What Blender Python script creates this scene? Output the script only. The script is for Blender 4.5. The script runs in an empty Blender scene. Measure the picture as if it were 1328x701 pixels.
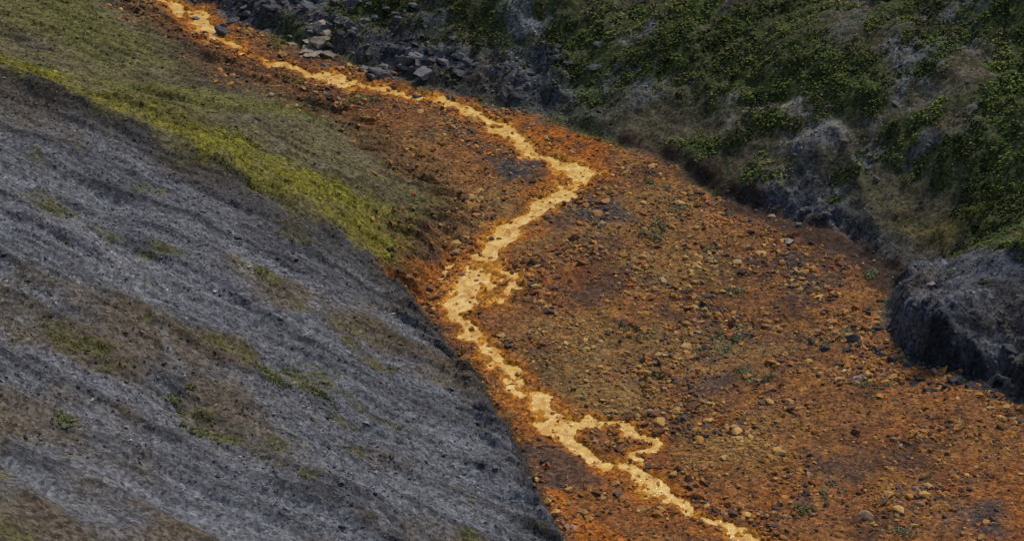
import bpy, math, numpy as np, time
T0=time.time()
rng=np.random.default_rng(11)
TAB=rng.random((8,256,256))
def vn(x,y,s):
    t=TAB[s%8]; ox=(s*37.17)%91; oy=(s*53.71)%83
    x=x+ox; y=y+oy
    xi=np.floor(x).astype(np.int64); yi=np.floor(y).astype(np.int64)
    fx=x-xi; fy=y-yi
    fx=fx*fx*(3-2*fx); fy=fy*fy*(3-2*fy)
    a=xi&255; b=(xi+1)&255; c=yi&255; d=(yi+1)&255
    return (t[a,c]*(1-fx)+t[b,c]*fx)*(1-fy)+(t[a,d]*(1-fx)+t[b,d]*fx)*fy
def fbm(x,y,wl,o=4,s=0):
    r=0;amp=1;tot=0;f=1.0/wl
    for i in range(o):
        r=r+amp*(vn(x*f+0.3*y*f,y*f-0.3*x*f,s+i*3)*2-1); tot+=amp; amp*=0.55; f*=2.03
    return r/tot*1.6
def sm(a,b,x):
    t=np.clip((x-a)/(b-a),0,1); return t*t*(3-2*t)
def segd(x,y,P,W=None,closed=False):
    P=np.asarray(P,float); n=len(P); best=np.full(x.shape,1e9)
    for i in range(n if closed else n-1):
        ax,ay=P[i,0],P[i,1]; bx,by=P[(i+1)%n,0],P[(i+1)%n,1]
        dx,dy=bx-ax,by-ay
        t=np.clip(((x-ax)*dx+(y-ay)*dy)/(dx*dx+dy*dy+1e-9),0,1)
        d=np.hypot(x-ax-t*dx,y-ay-t*dy)
        if W is not None: d=d/(W[i]*(1-t)+W[(i+1)%n]*t)
        best=np.minimum(best,d)
    return best
def inpoly(x,y,P):
    P=np.asarray(P,float); r=np.zeros(x.shape,bool); n=len(P)
    for i in range(n):
        x1,y1=P[i];x2,y2=P[(i+1)%n]
        if y1==y2: continue
        c=((y1>y)!=(y2>y))&(x<(x2-x1)*(y-y1)/(y2-y1)+x1)
        r^=c
    return r
def sdp(x,y,P):
    d=segd(x,y,P,closed=True); return np.where(inpoly(x,y,P),d,-d)

# ---------- survey: convert sightings to plan positions on the terrain ----------
CAM=np.array([0.,-200.,93.]); PITCH=math.atan2(93,200)
K=0.36/1328
def ray(px,py):
    a=(px-664)*K; b=(350.5-py)*K
    c,s=math.cos(PITCH),math.sin(PITCH)
    return np.array([a,c+b*s,-s+b*c])
def base(x,y):
    return 0.06*300*np.tanh(y/300)
def hit(px,py,H):
    d=ray(px,py); t=np.arange(60,700,0.1)
    X=CAM[0]+d[0]*t;Y=CAM[1]+d[1]*t;Z=CAM[2]+d[2]*t
    k=np.argmax(Z<H(X,Y)); return (X[k],Y[k])
def S(pts,H): return [hit(p[0],p[1],H) for p in pts]

LT=S([(-60,-150),(100,-50),(190,2),(250,45),(330,88),(430,132),(520,182),(585,232),(615,285),(585,340),(548,385),(560,425),(604,480),(652,545),(690,620),(726,702),(775,800)],base)
RT=S([(60,-120),(190,-20),(290,20),(400,68),(560,112),(680,145),(770,176),(850,200),(900,240),(1000,288),(1090,318),(1152,360),(1140,425),(1200,478),(1328,522),(1600,640)],base)
LT=[(LT[0][0]-300,LT[0][1]+300)]+LT+[(LT[-1][0]+60,-400)]
RT=[(RT[0][0]-250,RT[0][1]+330)]+RT+[(RT[-1][0]+400,-400)]
LTa=np.array(LT);RTa=np.array(RT)
def prof(d,D=170): 
    d=np.maximum(d,0); return D*(1-np.exp(-d/D))
def sides(x,y):
    xl=np.interp(y,LTa[::-1,1],LTa[::-1,0]); xr=np.interp(y,RTa[::-1,1],RTa[::-1,0])
    dl=segd(x,y,LT); dr=segd(x,y,RT)
    w=fbm(x,y,3.2,3,60)
    return np.where(x<xl,dl,-dl)+w*.4,np.where(x>xr,dr,-dr)+w*.85+.7*fbm(x,y,8,2,61)
yL=LTa[:,1];yR=RTa[:,1]
bL=np.array([.3,.3,.3,.4,.4,.3,.2,.2,.2,.3,.6,1.0,1.6,2.2,2.8,3.2,3.4,3.4,3.2])
bR=np.array([1,1,1,1.0,1.0,.7,.5,.5,.9,1.3,1.4,1.0,.5,1.9,2.7,2.8,2.8,2.8])
def H0s(x,y):
    dl,dr=sides(x,y); z=base(x,y)
    bl=np.interp(y,yL[::-1],bL[::-1]); br=np.interp(y,yR[::-1],bR[::-1])
    gl=np.interp(y,[-60,-8,5,25,60],[.52,.50,.44,.38,.36])
    so=np.interp(y,[-12,4],[0,7.])
    z=z+bl*sm(0,2.4,dl)+gl*prof(dl)*(1-so/7*.55*(1-sm(0,12,dl)))
    gr=np.interp(y,[-40,0,20],[.32,.42,.50])
    br=br*(1+.5*fbm(x,y,7,2,62))
    z=z+br*sm(0,1.3+.8*np.clip(fbm(x,y,5,2,63)+.3,0,1),dr)+gr*prof(dr)*sm(-4,12,dr)
    return z,dl,dr
def H0(x,y): return H0s(x,y)[0]

W_=lambda P:S(P,H0)
scree=W_([(-250,10),(0,98),(120,145),(250,212),(340,262),(430,305),(500,350),(550,392),(580,432),(640,490),(685,560),(715,640),(748,705),(800,800)])+[(70,-400),(-500,-400),(-500,10)]
crest=W_([(-250,10),(0,98),(120,145),(250,212),(340,262),(430,305),(500,350)])
moss=W_([(-250,-20),(0,66),(100,112),(200,146),(290,178),(340,195),(400,210),(455,240),(500,276),(535,320),(540,350),(500,345),(430,300),(330,252),(240,205),(100,138),(0,97),(-250,30)])
moss2=W_([(90,85),(200,100),(300,125),(400,135),(380,150),(280,140),(150,125)])
moss3=W_([(0,0),(90,0),(230,80),(160,78),(60,45),(0,35)])
rgray=W_([(150,-60),(290,-60),(400,-30),(440,10),(480,30),(570,35),(650,68),(730,98),(780,128),(805,180),(700,150),(560,116),(430,76),(300,30)])
terr=W_([(960,248),(1010,235),(1060,262),(1130,292),(1190,322),(1328,362),(1600,440),(1700,640),(1328,526),(1200,482),(1138,432),(1150,365),(1100,322),(1000,292)])
coalshade=W_([(1130,412),(1180,440),(1250,470),(1328,482),(1600,570),(1600,650),(1328,535),(1200,492),(1130,446)])
brownch=W_([(810,176),(880,182),(940,215),(1000,255),(1060,280),(1130,312),(1190,340),(1160,378),(1085,332),(1000,300),(925,260),(862,216)])
talus=[(W_([(1000,150),(1040,132),(1075,150),(1060,172),(1015,168)]),(0.28,0.23,0.18)),
 (W_([(1150,75),(1215,50),(1235,75),(1180,100)]),(0.15,0.15,0.15)),
 (W_([(680,20),(705,15),(700,50),(682,55)]),(0.17,0.17,0.17)),
 (W_([(835,30),(860,25),(850,60),(838,55)]),(0.17,0.16,0.16)),
 (W_([(800,90),(845,70),(840,110),(810,125)]),(0.14,0.13,0.12)),
 (W_([(1215,165),(1240,170),(1130,262),(1080,292),(1100,258)]),(0.17,0.16,0.15)),
 (W_([(925,160),(990,150),(985,190),(930,180)]),(0.15,0.14,0.12)),
 (W_([(1020,195),(1110,165),(1100,195),(1050,225)]),(0.14,0.135,0.13)),
 (W_([(1200,20),(1260,5),(1255,40),(1220,50)]),(0.13,0.13,0.13)),
 (W_([(1160,130),(1215,110),(1215,130),(1175,150)]),(0.15,0.14,0.13))]
lush=[W_([(690,60),(760,40),(900,60),(1000,20),(1060,90),(950,120),(830,140),(760,110)]),
 W_([(1150,210),(1210,170),(1328,60),(1600,20),(1600,380),(1328,355),(1250,305),(1180,275)]),
 W_([(1030,225),(1110,215),(1120,262),(1060,270)]),W_([(560,0),(660,-20),(680,60),(610,95)]),
 W_([(1000,90),(1150,60),(1170,130),(1080,150),(1010,130)])]
rills=[W_([(300,295),(318,330),(322,372)]),W_([(385,345),(405,380),(412,408)]),W_([(150,330),(200,400),(230,470)]),W_([(420,560),(470,620),(500,690)]),W_([(60,250),(140,330),(180,370)]),W_([(330,430),(400,520),(430,560)])]
redrust=W_([(670,148),(720,165),(790,190),(780,215),(740,210),(700,190)])
rustL=W_([(552,370),(585,345),(605,390),(590,425),(565,412)])
rustB=W_([(712,640),(750,645),(795,705),(810,780),(760,780),(725,700)])
rustT=W_([(205,5),(260,12),(310,50),(330,85),(290,75),(240,40)])
mud=[W_([(700,575),(760,590),(800,625),(760,645),(712,630)]),W_([(690,290),(760,285),(740,305),(700,310)]),
 W_([(1050,590),(1120,595),(1110,625),(1060,620)]),W_([(730,380),(790,370),(780,400),(740,405)])]
graysp=[W_([(635,210),(675,208),(685,232),(655,240)]),W_([(745,268),(800,265),(810,285),(765,290)]),W_([(1225,650),(1300,655),(1290,690),(1230,680)])]
yelst=[W_([(740,500),(830,510),(800,545),(740,535)]),W_([(690,420),(800,400),(830,440),(740,460)]),W_([(880,560),(1000,540),(1010,600),(900,610)]),W_([(800,330),(930,320),(950,370),(830,380)])]
yel=[W_([(1165,285),(1240,300),(1235,330),(1190,330)])]

ST=[(205,-12,.8),(232,9,.9),(252,20,1.1),(268,34,1.2),(280,48,.9),(308,64,.45),(344,81,.45),(385,91,.8),(430,102,.95),(480,113,.85),(530,124,.75),(575,133,.8),(605,143,.9),(630,156,.95),(655,170,1.05),(680,190,1.05),(705,206,1.1),(735,215,1.3),(758,227,1.4),(748,238,1.35),(728,250,1.15),(705,266,1.0),(680,284,1.05),(655,300,1.1),(640,318,1.15),(632,335,1.5),(626,355,2.0),(612,375,2.3),(598,393,1.55),(598,415,1.0),(615,436,.88),(638,456,.98),(655,475,.92),(672,497,.92),(688,517,1.0),(706,534,1.3),(722,550,1.3),(737,567,.92),(762,587,.8),(797,602,.8),(830,622,.9),(862,643,.86),(900,665,.74),(940,682,.66),(985,701,.6),(1060,735,.7),(1180,790,.8)]
ST2=[(712,537,.5),(755,547,.55),(798,554,.45),(832,563,.45),(846,575,.4),(840,590,.34),(818,604,.4)]
ST3=[(636,340,.6),(662,360,.6),(668,378,.5),(640,390,.6),(605,398,.6)]
def mk_s(L):
    P=S(L,base); return P,[p[2] for p in L]
SL=[mk_s(ST),mk_s(ST2),mk_s(ST3)]
SL[0][0].insert(0,(SL[0][0][0][0]-60,SL[0][0][0][1]+60)); SL[0][1].insert(0,1.2)
SL[0][0].append((SL[0][0][-1][0]+60,-130)); SL[0][1].append(1.0)
def streamq(x,y):
    wx=x+0.75*fbm(x,y,1.7,4,5); wy=y+1.1*fbm(x,y,1.9,4,9)
    q=np.full(x.shape,1e9)
    for P,W in SL: q=np.minimum(q,segd(wx,wy,P,W))
    return q
def pm(x,y,P,soft,n,amp):
    return sm(-soft,soft,sdp(x,y,P)+n*amp)

def evaluate(x,y,color=True):
    z,dl,dr=H0s(x,y)
    left=sm(-.6,.6,dl); right=sm(-.6,.6,dr)
    floor=(1-left)*(1-right)
    q=streamq(x,y)
    nA=fbm(x,y,9,4,1); nB=fbm(x,y,3,4,2); nC=fbm(x,y,.9,3,3); nD=fbm(x,y,24,3,4)
    u=(x*.97-y*.25); v=(x*.25+y*.97)
    st=fbm(u*.16,v*1.4,3.2,4,40); st2=fbm(u*.22,v*1.6,1.3,3,41)
    z=z+floor*(0.10+0.28*np.abs(nA)*sm(1,4,q)+0.07*nB+0.07*nC)
    z=z-(0.42*(1-sm(.2,1.15,q)))*(1-left)
    z=z+(1-sm(.8,1.3,q))*(.12*nC+.34*sm(.32,.62,fbm(x*1.2,y*.8,1.4,3,90)))*(1-left)
    sc=sdp(x,y,scree)
    z=z+left*(sm(0,12,dl)*(1.0*nD+0.35*nA+.6*st)+0.17*nB+0.05*nC+.14*st2)+left*(1-sm(2,7,dl))*(.45*st2+.4*nB)
    z=z+1.0*np.exp(-(segd(x,y,crest)/4.5)**2)*sm(2,10,dl)
    gmr=pm(x,y,rgray,2.2,nA,3.)
    gmt=pm(x,y,terr,2.0,nA,2.2); gm=np.maximum(gmr,gmt)
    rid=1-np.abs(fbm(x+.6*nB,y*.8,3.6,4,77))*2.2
    rk=1-np.abs(fbm(x,y,1.5,3,79))*2.4
    z=z+right*(sm(0,16,dr)*(2.0*fbm(x,y,30,3,14)+0.5*nA)+0.22*nB+0.06*nC+gmr*sm(0,2,dr)*.75*np.clip(rid,0,1)+.22*sm(1,4,dr)*np.clip(rid,0,1)+gmt*(1-sm(2,6,dr))*(.55*np.clip(rk,0,1)+.3*nB))
    if not color: return z
    N=x.shape
    def C(r,g,b): return np.stack([np.full(N,r),np.full(N,g),np.full(N,b)],-1)
    def mix(c,d,m): 
        m=np.clip(m,0,1)[...,None]; return c*(1-m)+np.asarray(d)*m
    nE=fbm(x,y,5,4,21); nF=fbm(x,y,1.4,4,25); nG=fbm(x,y,14,4,30)
    # valley floor
    c=C(.190,.080,.027)
    c=mix(c,(.075,.038,.022),sm(-.15,.5,nE)*.85)
    c=mix(c,(.30,.13,.026),sm(.05,.7,nF)*.55)
    c=mix(c,(.22,.135,.045),sm(.2,.8,nG)*.5)
    c=mix(c,(.25,.080,.016),sm(.15,.7,-nG+.3*nB)*.6)
    c=mix(c,(.055,.045,.040),sm(.45,.9,fbm(x,y,6,4,95))*.75)
    ym=np.zeros(N)
    for P in yelst: ym=np.maximum(ym,pm(x,y,P,2,nB,2.5))
    c=mix(c,(.25,.15,.04),ym*.4)
    for P in mud: c=mix(c,(.088,.050,.033),pm(x,y,P,1.2,nB,1.5)*.85)
    for P in graysp: c=mix(c,(.055,.053,.054),pm(x,y,P,1.,nB,1.2)*.9)
    for P in (redrust,rustB,rustT): c=mix(c,(.36,.105,.010),pm(x,y,P,1.0,nB,1.6)*.85*sm(-.8,.1,nF))
    # left side
    l=C(.112,.094,.042)
    l=mix(l,(.065,.052,.030),sm(-.2,.6,nE)*.75)
    l=mix(l,(.105,.102,.026),sm(.1,.8,nG)*.6)
    l=mix(l,(.20,.18,.125),sm(.35,.8,nF)*.4)
    near=1-sm(1,9,dl+3*nA)
    l=mix(l,(.125,.060,.026),near*.85)
    l=mix(l,(.050,.032,.022),near*sm(0,.7,nF+.3*nE)*.8)
    for P,a in ((moss2,.6),(moss3,.4)): l=mix(l,(.125,.122,.022),pm(x,y,P,2.5,nA,2.5)*a)
    mo=pm(x,y,moss,2.0,nA+.5*nB,2.2)*(1-.45*sm(-.2,.6,nF+.4*nB))
    l=mix(l,(.160,.138,.016),mo)
    s=C(.104,.104,.112)
    s=mix(s,(.034,.033,.035),sm(.0,.5,st)*.8)
    s=mix(s,(.175,.175,.183),sm(.1,.8,-st)*.6)
    s=mix(s,(.040,.039,.040),sm(.15,.7,st2)*.6)
    s=mix(s,(.17,.17,.175),sm(.25,.8,-st2)*.35)
    s=mix(s,(.100,.070,.036),sm(-.1,.6,nG+.5*nE)*.72)
    s=mix(s,(.085,.078,.02),sm(.5,.95,nE+.35*nF)*.75)
    for P in rills: s=mix(s,(.19,.185,.18),(1-sm(.15,.6,segd(x,y,P)+.5*nB))*.4)
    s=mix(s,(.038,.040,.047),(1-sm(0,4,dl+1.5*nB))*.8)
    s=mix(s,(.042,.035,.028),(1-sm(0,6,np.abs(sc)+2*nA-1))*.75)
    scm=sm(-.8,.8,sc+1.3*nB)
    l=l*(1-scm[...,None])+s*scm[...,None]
    l=mix(l,(.38,.115,.012),pm(x,y,rustL,1.,nB,1.))
    # right side
    vg=sm(-.38,-.02,nE+.45*nG+.35*nF+.0)
    for P in lush: vg=np.maximum(vg,pm(x,y,P,3,nA,3.5)*sm(-.85,-.35,nE+.4*nF))
    r=C(.090,.072,.042)
    r=mix(r,(.12,.115,.105),sm(.1,.7,nG*.6+nF*.5)*.65)
    r=mix(r,(.052,.062,.017),np.clip(vg+.15,0,1)*.9)
    st3=fbm(x*.5,y*1.2,3,4,44)
    g=C(.090,.091,.100); g=mix(g,(.030,.030,.033),sm(-.1,.5,st3)*.7); g=mix(g,(.15,.15,.155),sm(.3,.8,nF)*.5); g=mix(g,(.085,.062,.036),sm(.1,.7,nE-.2*nF)*.5)
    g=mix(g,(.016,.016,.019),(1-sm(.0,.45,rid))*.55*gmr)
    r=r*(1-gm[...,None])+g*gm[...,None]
    tm=np.zeros(N)
    for P,col in talus:
        m=pm(x,y,P,1.2,nB+.5*nA,3.2)*sm(-.3,.3,nF+.1); tm=np.maximum(tm,m); r=mix(r,col,m*.75)
    for P in yel: r=mix(r,(.20,.14,.015),pm(x,y,P,2,nB,2.5)*.6)
    lw=sm(-.9,.9,dl+.5*nB+.5*nC); lw=np.where(scm>.5,lw,lw*sm(-2,5,dl+2*nB))[...,None]; rw=sm(-.9,.7,dr+.6*nB+.4*nC+.3)[...,None]
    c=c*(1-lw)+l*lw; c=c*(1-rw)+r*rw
    c=mix(c,(.020,.020,.023),pm(x,y,coalshade,.4,nB,.8)*.9*sm(-.7,-.1,dr))  # coal-dark cut bank, with the shade on its face put into the colour
    bm=pm(x,y,brownch,.6,nB,.9); c=mix(c,(.042,.025,.018),bm*.88)  # wet brown channel; shade of its cut bank is painted into the same tone
    c=mix(c,(.34,.105,.012),(1-sm(1.0,2.5,q+.7*nB))*.8)
    c=mix(c,(.48,.20,.025),(1-sm(.75,1.25,q)))
    vg=vg*(1-.95*gm)*(1-.9*tm)*sm(.5,2.5,dr)*(1-bm)
    vg=np.maximum(vg,gm*sm(.62,.9,nE+.2*nF)*sm(2,6,dr)*.8)
    gr=left*np.clip(mo+.35*pm(x,y,moss2,2.5,nA,2.5)+.5*pm(x,y,moss3,2.5,nA,2.5)+.25*sm(.1,.7,nE),0,1)*(1-scm)+left*scm*sm(.6,.95,nE+.35*nF)*.5
    return z,c,dict(dl=dl,dr=dr,q=q,vg=vg,gr=gr,scm=scm*left,gm=gm*right,gmr=gmr*right,floor=floor,mud=sum(pm(x,y,P,1.2,nB,1.) for P in mud),nA=nA,nE=nE,nG=nG,nF=nF,ym=ym,right=right,left=left,bm=bm,tm=tm,near=near*left*(1-scm))

# ---------- mesh helpers ----------
def mesh(name,V,F,col,mat,smooth=False):
    me=bpy.data.meshes.new(name); n,k=F.shape
    me.vertices.add(len(V)); me.vertices.foreach_set('co',np.ascontiguousarray(V,np.float32).ravel())
    me.loops.add(n*k); me.loops.foreach_set('vertex_index',np.ascontiguousarray(F,np.int32).ravel())
    me.polygons.add(n); me.polygons.foreach_set('loop_start',np.arange(0,n*k,k,dtype=np.int32))
    me.polygons.foreach_set('use_smooth',np.full(n,smooth))
    me.update(calc_edges=True)
    if col is not None:
        a=me.color_attributes.new(name='tint',type='FLOAT_COLOR',domain='POINT')
        c4=np.ones((len(V),4),np.float32); c4[:,:3]=col; a.data.foreach_set('color',c4.ravel())
    me.materials.append(mat)
    o=bpy.data.objects.new(name,me); bpy.context.scene.collection.objects.link(o); return o

def newmat(name):
    m=bpy.data.materials.new(name); m.use_nodes=True; nt=m.node_tree; b=nt.nodes['Principled BSDF']; return m,nt,b
def nd(nt,t,**k):
    n=nt.nodes.new(t)
    for a,v in k.items(): setattr(n,a,v)
    return n
m_t,nt,b=newmat('scree_and_soil'); L=nt.links.new
at=nd(nt,'ShaderNodeAttribute',attribute_name='tint'); tc=nd(nt,'ShaderNodeTexCoord')
vo=nd(nt,'ShaderNodeTexVoronoi'); vo.inputs['Scale'].default_value=5.0; L(tc.outputs['Object'],vo.inputs['Vector'])
no=nd(nt,'ShaderNodeTexNoise'); no.inputs['Scale'].default_value=2.0; no.inputs['Detail'].default_value=5; no.inputs['Roughness'].default_value=.72; L(tc.outputs['Object'],no.inputs['Vector'])
def mr(src,a,b_,c,d):
    n=nd(nt,'ShaderNodeMapRange'); n.inputs[1].default_value=a;n.inputs[2].default_value=b_;n.inputs[3].default_value=c;n.inputs[4].default_value=d; L(src,n.inputs[0]); return n.outputs[0]
def mul(p,q):
    n=nd(nt,'ShaderNodeMath',operation='MULTIPLY'); L(p,n.inputs[0]);L(q,n.inputs[1]); return n.outputs[0]
s1=nd(nt,'ShaderNodeSeparateColor'); L(vo.outputs['Color'],s1.inputs[0])
f=mul(mr(s1.outputs[0],0,1,.45,1.55),mr(no.outputs[0],.3,.7,.45,1.55))
vm=nd(nt,'ShaderNodeVectorMath',operation='SCALE'); L(at.outputs['Color'],vm.inputs[0]); L(f,vm.inputs['Scale'])
L(vm.outputs[0],b.inputs['Base Color']); b.inputs['Roughness'].default_value=.9; b.inputs['Specular IOR Level'].default_value=.12
ad=nd(nt,'ShaderNodeMath',operation='ADD'); L(mr(s1.outputs[1],0,1,0,.6),ad.inputs[0]); L(no.outputs[0],ad.inputs[1])
bu=nd(nt,'ShaderNodeBump'); bu.inputs['Strength'].default_value=.9; bu.inputs['Distance'].default_value=.15; L(ad.outputs[0],bu.inputs['Height']); L(bu.outputs[0],b.inputs['Normal'])
def stonemat(name,rough,noise=True,sp=.25):
    global nt,L
    m,nt,b=newmat(name); L=nt.links.new
    at=nd(nt,'ShaderNodeAttribute',attribute_name='tint')
    b.inputs['Roughness'].default_value=rough; b.inputs['Specular IOR Level'].default_value=sp
    if not noise: L(at.outputs['Color'],b.inputs['Base Color']); return m
    tc=nd(nt,'ShaderNodeTexCoord')
    no=nd(nt,'ShaderNodeTexNoise'); no.inputs['Scale'].default_value=5; no.inputs['Detail'].default_value=3; L(tc.outputs['Object'],no.inputs['Vector'])
    f=mr(no.outputs[0],.3,.7,.65,1.35)
    vm=nd(nt,'ShaderNodeVectorMath',operation='SCALE'); L(at.outputs['Color'],vm.inputs[0]); L(f,vm.inputs['Scale'])
    L(vm.outputs[0],b.inputs['Base Color'])
    return m
m_s=stonemat('stained_stone',.8,False); m_g=stonemat('shale_chip',.75,False)
m_l=stonemat('leaf',.8,False,.1); m_b=stonemat('pale_rock',.85)
m_w,nt,b=newmat('ochre_water'); L=nt.links.new
tc=nd(nt,'ShaderNodeTexCoord')
n1=nd(nt,'ShaderNodeTexNoise'); n1.inputs['Scale'].default_value=1.3; n1.inputs['Detail'].default_value=6; n1.inputs['Roughness'].default_value=.68; n1.inputs['Distortion'].default_value=.6; L(tc.outputs['Object'],n1.inputs['Vector'])
cr=nd(nt,'ShaderNodeValToRGB'); e=cr.color_ramp.elements
e[0].position=.32; e[0].color=(.36,.12,.010,1); e[1].position=.70; e[1].color=(.88,.64,.24,1)
x=e.new(.42); x.color=(.56,.27,.03,1); x=e.new(.52); x.color=(.70,.42,.08,1)
L(n1.outputs[0],cr.inputs[0]); L(cr.outputs[0],b.inputs['Base Color']); b.inputs['Roughness'].default_value=.2
n2=nd(nt,'ShaderNodeTexNoise'); n2.inputs['Scale'].default_value=3.5; n2.inputs['Detail'].default_value=3; L(tc.outputs['Object'],n2.inputs['Vector'])
bu=nd(nt,'ShaderNodeBump'); bu.inputs['Strength'].default_value=.7; bu.inputs['Distance'].default_value=.1; L(n2.outputs[0],bu.inputs['Height']); L(bu.outputs[0],b.inputs['Normal'])

# ---------- terrain ----------
def axis(a,b_,step,far):
    core=np.arange(a,b_,step); out=[];s=step;p=b_
    while p<far: out.append(p); s*=1.12; p+=s
    inn=[];s=step;p=a-step
    while p>-far: inn.append(p); s*=1.12; p-=s
    return np.array(inn[::-1]+list(core)+out)
xs=axis(-54,60,.2,1500); ys=axis(-56,96,.2,1500)
X,Y=np.meshgrid(xs,ys); X=X.ravel();Y=Y.ravel()
Z,Ccol,M=evaluate(X,Y)
nx,ny=len(xs),len(ys)
i=np.arange(nx-1)[None,:]+nx*np.arange(ny-1)[:,None]; i=i.ravel()
F=np.stack([i,i+1,i+1+nx,i+nx],-1)
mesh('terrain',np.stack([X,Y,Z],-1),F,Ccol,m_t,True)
# ---------- water ----------
gx=np.arange(-50,50,.2); gy=np.arange(-70,95,.2)
WX,WY=np.meshgrid(gx,gy); 
q=streamq(WX.ravel(),WY.ravel()); keep=(q<1.5)
nx=len(gx); i=(np.arange(nx-1)[None,:]+nx*np.arange(len(gy)-1)[:,None]).ravel()
F=np.stack([i,i+1,i+1+nx,i+nx],-1); F=F[keep[F].all(1)]
us=np.unique(F); rm=np.zeros(len(keep),int); rm[us]=np.arange(len(us))
wx,wy=WX.ravel()[us],WY.ravel()[us]
wz=base(wx,wy)-.06+.02*fbm(wx,wy,.9,3,50)
mesh('stream',np.stack([wx,wy,wz],-1),rm[F],None,m_w,True)

# ---------- scattered things ----------
ph=(1+5**.5)/2
ico=np.array([(-1,ph,0),(1,ph,0),(-1,-ph,0),(1,-ph,0),(0,-1,ph),(0,1,ph),(0,-1,-ph),(0,1,-ph),(ph,0,-1),(ph,0,1),(-ph,0,-1),(-ph,0,1)])/1.9
icf=np.array([(0,11,5),(0,5,1),(0,1,7),(0,7,10),(0,10,11),(1,5,9),(5,11,4),(11,10,2),(10,7,6),(7,1,8),(3,9,4),(3,4,2),(3,2,6),(3,6,8),(3,8,9),(4,9,5),(2,4,11),(6,2,10),(8,6,7),(9,8,1)])
octv=np.array([(1,0,0),(-1,0,0),(0,1,0),(0,-1,0),(0,0,1),(0,0,-1)],float)
octf=np.array([(0,2,4),(2,1,4),(1,3,4),(3,0,4),(2,0,5),(1,2,5),(3,1,5),(0,3,5)])
def rots(n,tilt):
    a=rng.random(n)*6.283; t=rng.normal(0,tilt,n); b_=rng.random(n)*6.283
    ca,sa=np.cos(a),np.sin(a); ct,s_t=np.cos(t),np.sin(t); z=np.zeros(n);o=np.ones(n)
    Rz=np.stack([ca,-sa,z,sa,ca,z,z,z,o],-1).reshape(-1,3,3)
    Rx=np.stack([o,z,z,z,ct,-s_t,z,s_t,ct],-1).reshape(-1,3,3)
    cb,sb=np.cos(b_),np.sin(b_)
    Rb=np.stack([cb,-sb,z,sb,cb,z,z,z,o],-1).reshape(-1,3,3)
    return Rb@Rx@Rz
def stones(name,pos,size,col,bv,bf,mat,jit=.3,tilt=.4,flat=(.3,.7)):
    n=len(pos); k=len(bv)
    v=bv[None]*(1+rng.uniform(-jit,jit,(n,k,1)))+rng.normal(0,.12,(n,k,3))
    sc=np.stack([size,size*rng.uniform(.5,1,n),size*rng.uniform(flat[0],flat[1],n)],-1)
    v=v*sc[:,None,:]
    v=np.einsum('nij,nkj->nki',rots(n,tilt),v)+pos[:,None,:]
    F=(bf[None]+k*np.arange(n)[:,None,None]).reshape(-1,3)
    return mesh(name,v.reshape(-1,3),F,np.repeat(col,k,0),mat)
def cand(n,x0,x1,y0,y1):
    x,y=rng.uniform(x0,x1,n),rng.uniform(y0,y1,n); k=np.abs(x)<.19*(y+200)+9; return x[k],y[k]
def palette(n,cols,w):
    cols=np.array(cols); i=rng.choice(len(cols),n,p=np.array(w)/sum(w)); return cols[i]*rng.uniform(.75,1.3,(n,1))
x,y=cand(220000,-50,75,-56,80); z,c,m=evaluate(x,y)
cl=sm(-.2,.5,fbm(x,y,3.2,3,88)+.4*m['nA'])
d=np.clip((m['floor']>.5)*1.+.6*m['near'],0,1)*np.clip(.38+.75*cl+.3*m['ym'],.10,1)*(1-.85*np.clip(m['mud'],0,1))*(.35+.65*sm(1.0,1.5,m['q']))*(1-.8*m['bm'])
k=(rng.random(len(x))<d)&(m['q']>.75); x,y,z,c,ym,cl,ng=x[k],y[k],z[k],c[k],m['ym'][k],cl[k],m['nG'][k]
n=len(x); size=np.clip(rng.lognormal(-2.38,.5,n)*(1+.5*cl),.05,.5)
pc=palette(n,[(.42,.185,.032),(.26,.10,.022),(.11,.050,.028),(.52,.30,.08),(.065,.050,.045),(.34,.22,.14),(.35,.09,.016)],[4.2,4,3.2,2.8,2.6,1.4,1.4])
py_=palette(n,[(.50,.31,.09),(.40,.26,.10),(.34,.18,.05)],[3,2,2]); t=(rng.random(n)<ym*.5)[:,None]
pc=np.where(t,py_,pc)
col=.28*c+.72*pc
stones('orange_stones',np.stack([x,y,z+size*.1],-1),size,col,ico,icf,m_s)
x,y=cand(150000,-50,45,-58,80); q=streamq(x,y); k=(q<1.25)&(rng.random(len(x))<.13); x,y=x[k],y[k]
n=len(x); size=np.clip(rng.lognormal(-2.1,.5,n),.06,.45)
z=base(x,y)-.08
stones('stream_stones',np.stack([x,y,z],-1),size,palette(n,[(.44,.17,.02),(.30,.10,.012),(.52,.30,.06),(.12,.055,.03)],[3,3,1,1.6]),ico,icf,m_s)
# scree chips
x,y=cand(290000,-54,60,-56,96); z,c,m=evaluate(x,y)
d=m['scm']*.6+m['gm']*.6+m['tm']*m['right']*.7+m['left']*(1-m['scm'])*(.3-.2*m['gr'])+m['right']*(1-m['gm'])*.10
k=rng.random(len(x))<d; x,y,z,c,gm=x[k],y[k],z[k],c[k],m['gmr'][k]; n=len(x)
size=np.clip(rng.lognormal(-2.7,.5,n)*(1+.8*gm),.035,.55)
col=c*rng.choice([.5,.85,1.25,1.8,3.0],n,p=[.25,.31,.25,.13,.06])[:,None]
stones('scree_gravel',np.stack([x,y,z+size*.12],-1),size,col,octv,octf,m_g,flat=(.25,.6))

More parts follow.
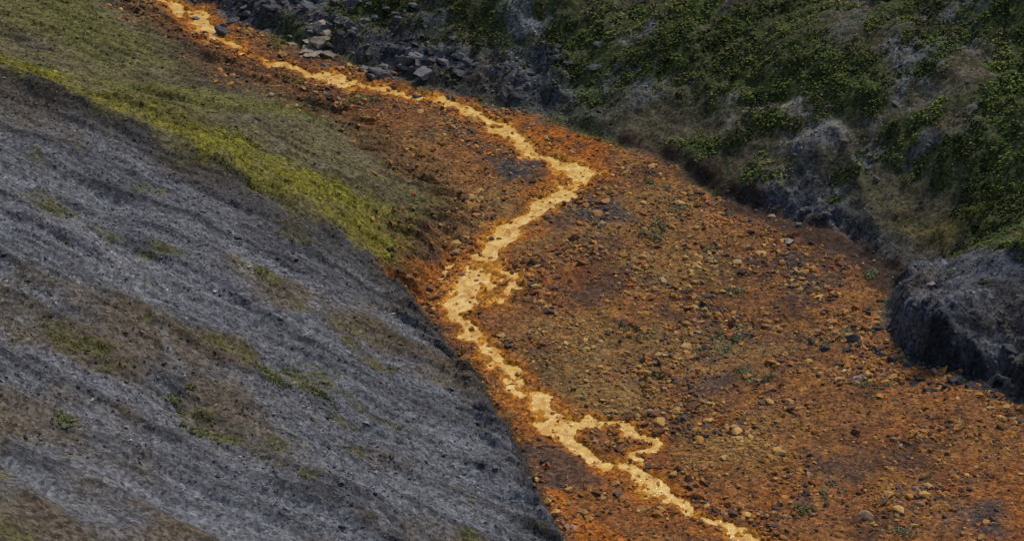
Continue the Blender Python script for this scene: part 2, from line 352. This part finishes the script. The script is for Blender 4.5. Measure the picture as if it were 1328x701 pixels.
def clumps(name,cx,cy,cz,rad,hgt,col,nl,ls,mat):
    n=len(cx); idx=np.repeat(np.arange(n),nl); N=len(idx)
    a=rng.random(N)*6.283; r=np.sqrt(rng.random(N)); hh=np.sqrt(np.clip(1-r*r,0,1))*rng.uniform(.35,1,N)
    st=rng.uniform(.6,1.4,n)[idx]
    px=cx[idx]+r*np.cos(a)*rad[idx]*st; py=cy[idx]+r*np.sin(a)*rad[idx]/st**.5
    g=.4; zx=(evaluate(cx+g,cy,False)-evaluate(cx-g,cy,False))/(2*g); zy=(evaluate(cx,cy+g,False)-evaluate(cx,cy-g,False))/(2*g)
    pz=cz[idx]+zx[idx]*(px-cx[idx])+zy[idx]*(py-cy[idx])+hh*hgt[idx]
    s=ls*rng.uniform(.6,1.5,N)
    R=rots(N,.6)
    q_=np.array([(-1,0,0),(0,-.6,0.1),(1,0,0),(0,.6,-.1)],float)
    v=np.einsum('nij,kj->nki',R,q_)*s[:,None,None]+np.stack([px,py,pz],-1)[:,None,:]
    c=col[idx]*rng.uniform(.75,1.3,(N,1))
    return mesh(name,v.reshape(-1,3),np.arange(N*4).reshape(-1,4),np.repeat(c,4,0),mat)
x,y=cand(22000,-45,60,-30,96); z,c,m=evaluate(x,y)
k=(rng.random(len(x))<m['vg'])&(m['dr']>1); x,y,z=x[k],y[k],z[k]; n=len(x)
rad=rng.uniform(.35,1.15,n); hgt=rng.uniform(.12,.6,n)*rad**.5
hue=fbm(x,y,6,3,70)
col=palette(n,[(.062,.088,.015),(.090,.115,.018),(.038,.052,.014),(.115,.12,.024),(.10,.08,.036)],[4,3,3,1.6,1.8])*(1+.6*hue)[:,None]
clumps('hillside_shrubs',x,y,z-.03,rad,hgt,col,32,.13,m_l)
x,y=cand(60000,-54,0,-56,80); z,c,m=evaluate(x,y)
k=(rng.random(len(x))<m['gr']*.7); x,y,z,c=x[k],y[k],z[k],c[k]; n=len(x)
clumps('grass_tufts',x,y,z-.03,rng.uniform(.12,.4,n),rng.uniform(.05,.14,n),c*.7+.3*palette(n,[(.15,.14,.02),(.08,.09,.02),(.22,.18,.04)],[3,2,1]),11,.065,m_l)
pts=[(960,440),(950,447),(905,462),(930,448),(1128,507),(860,300),(845,308),(970,488),(1122,358),(470,135),(818,430),(842,490),(1165,690),(845,240),(985,495),(930,335),(880,270),(1085,440),(950,380),(1040,665),(1080,640),(1180,470)]
W=np.array(S(pts,base)); W=np.repeat(W,4,0)+rng.normal(0,.6,(len(W)*4,2))
z,c,m=evaluate(W[:,0],W[:,1]); n=len(W)
clumps('willow_shrubs',W[:,0],W[:,1],z,rng.uniform(.25,.75,n),rng.uniform(.15,.4,n),palette(n,[(.13,.14,.07),(.10,.11,.035)],[2,1]),50,.08,m_l)
pts=[(205,132),(145,112),(310,182),(355,60),(375,105),(175,5),(60,80),(360,485),(400,505),(350,480),(232,508),(75,525),(250,540),(470,135)]
W=np.array(S(pts,H0)); W=np.repeat(W,5,0)+rng.normal(0,.6,(len(W)*5,2))
z,c,m=evaluate(W[:,0],W[:,1]); n=len(W)
clumps('hillside_bushes',W[:,0],W[:,1],z,rng.uniform(.3,.8,n),rng.uniform(.08,.3,n),palette(n,[(.09,.105,.03),(.105,.115,.02)],[2,1]),40,.09,m_l)

import bmesh
def block(r2,r,sq,sub=2):
    bm=bmesh.new(); bmesh.ops.create_icosphere(bm,subdivisions=sub+1,radius=1)
    V=np.array([v.co[:] for v in bm.verts]); F=np.array([[v.index for v in f.verts] for f in bm.faces]); bm.free()
    for _ in range(16):
        nrm=r2.normal(size=3); nrm/=np.linalg.norm(nrm); dd=r2.uniform(.4,.75)
        V=V-np.maximum(V@nrm-dd,0)[:,None]*nrm
    V=V*np.array(sq)*r
    V+=.07*r*np.stack([fbm(V[:,0]*2.5+9*s,V[:,1]*2.5+V[:,2]*4,r*.9,3,s) for s in (1,2,3)],-1)
    return V,F
def outcrop(name,px,py,spread,n,r,col,seed,sq=(1.3,.8,.6)):
    r2=np.random.default_rng(seed); x0,y0=hit(px,py,H0); VV=[];FF=[];CC=[];o=0
    for j in range(n):
        x=x0+(r2.normal(0,spread[0]) if n>1 else 0); y=y0+(r2.normal(0,spread[1]) if n>1 else 0)
        z=evaluate(np.array([x]),np.array([y]),False)[0]
        rr=r*r2.uniform(.35,1.1) if n>1 else r
        V,F=block(r2,rr,np.array(sq)*r2.uniform(.7,1.25,3))
        a=r2.normal(.35,.3); t=r2.normal(.3,.15)
        Rz=np.array([[math.cos(a),math.sin(a),0],[-math.sin(a),math.cos(a),0],[0,0,1]]); Ry=np.array([[math.cos(t),0,-math.sin(t)],[0,1,0],[math.sin(t),0,math.cos(t)]])
        V=V@Ry@Rz+np.array([x,y,z-(.1*rr if n>1 else -.1*rr)])
        VV.append(V);FF.append(F+o);o+=len(V);CC.append(np.tile(np.array(col)*r2.uniform(.6,1.3),(len(V),1)))
    mesh(name,np.concatenate(VV),np.concatenate(FF),np.concatenate(CC),m_b)
outcrop('boulder',1022,319,(0,0),1,.6,(.40,.32,.28),1,(1,.8,.6))
outcrop('boulder',1108,500,(0,0),1,.75,(.32,.2,.15),2,(1,.8,.6))
outcrop('rock_outcrop',412,56,(1.3,.9),18,1.3,(.25,.20,.145),20)
outcrop('rock_outcrop',535,80,(2.2,1.2),26,1.1,(.14,.13,.125),21)
outcrop('rock_outcrop',470,18,(3.2,2.4),40,1.1,(.10,.095,.095),22)
outcrop('rock_outcrop',330,8,(2.6,1.6),28,1.1,(.10,.095,.095),23)
outcrop('rock_outcrop',640,104,(4,1.6),34,.8,(.09,.088,.09),24)
outcrop('rock_outcrop',1175,440,(2,1.0),30,.7,(.05,.05,.053),25)
outcrop('rock_outcrop',1275,482,(3.5,1.0),36,.7,(.05,.05,.053),26)
outcrop('rock_outcrop',1040,275,(3,1.5),20,.55,(.10,.095,.09),27)

# ---------- light ----------
sc=bpy.context.scene
w=bpy.data.worlds.new('World'); sc.world=w; w.use_nodes=True
EL,AZ=math.radians(52),math.radians(35)
sky=w.node_tree.nodes.new('ShaderNodeTexSky'); sky.sky_type='NISHITA'; sky.sun_disc=False; sky.sun_elevation=EL; sky.sun_rotation=AZ
bg=w.node_tree.nodes['Background']; bg.inputs[1].default_value=.12; w.node_tree.links.new(sky.outputs[0],bg.inputs[0])
sd=bpy.data.lights.new('sun','SUN'); sd.energy=2.9; sd.angle=math.radians(13); sd.color=(1,.94,.87)
so=bpy.data.objects.new('sun',sd); sc.collection.objects.link(so)
from mathutils import Vector
dv=Vector((math.sin(AZ)*math.cos(EL),math.cos(AZ)*math.cos(EL),math.sin(EL)))
so.rotation_euler=dv.to_track_quat('Z','Y').to_euler()
cd=bpy.data.cameras.new('camera'); cd.lens=100; cd.sensor_width=36; cd.clip_end=6000; cd.clip_start=1
co=bpy.data.objects.new('camera',cd); sc.collection.objects.link(co); co.location=CAM; co.rotation_euler=(math.pi/2-PITCH,0,0); sc.camera=co
sc.view_settings.view_transform='Standard'; sc.view_settings.look='None'; sc.view_settings.exposure=0
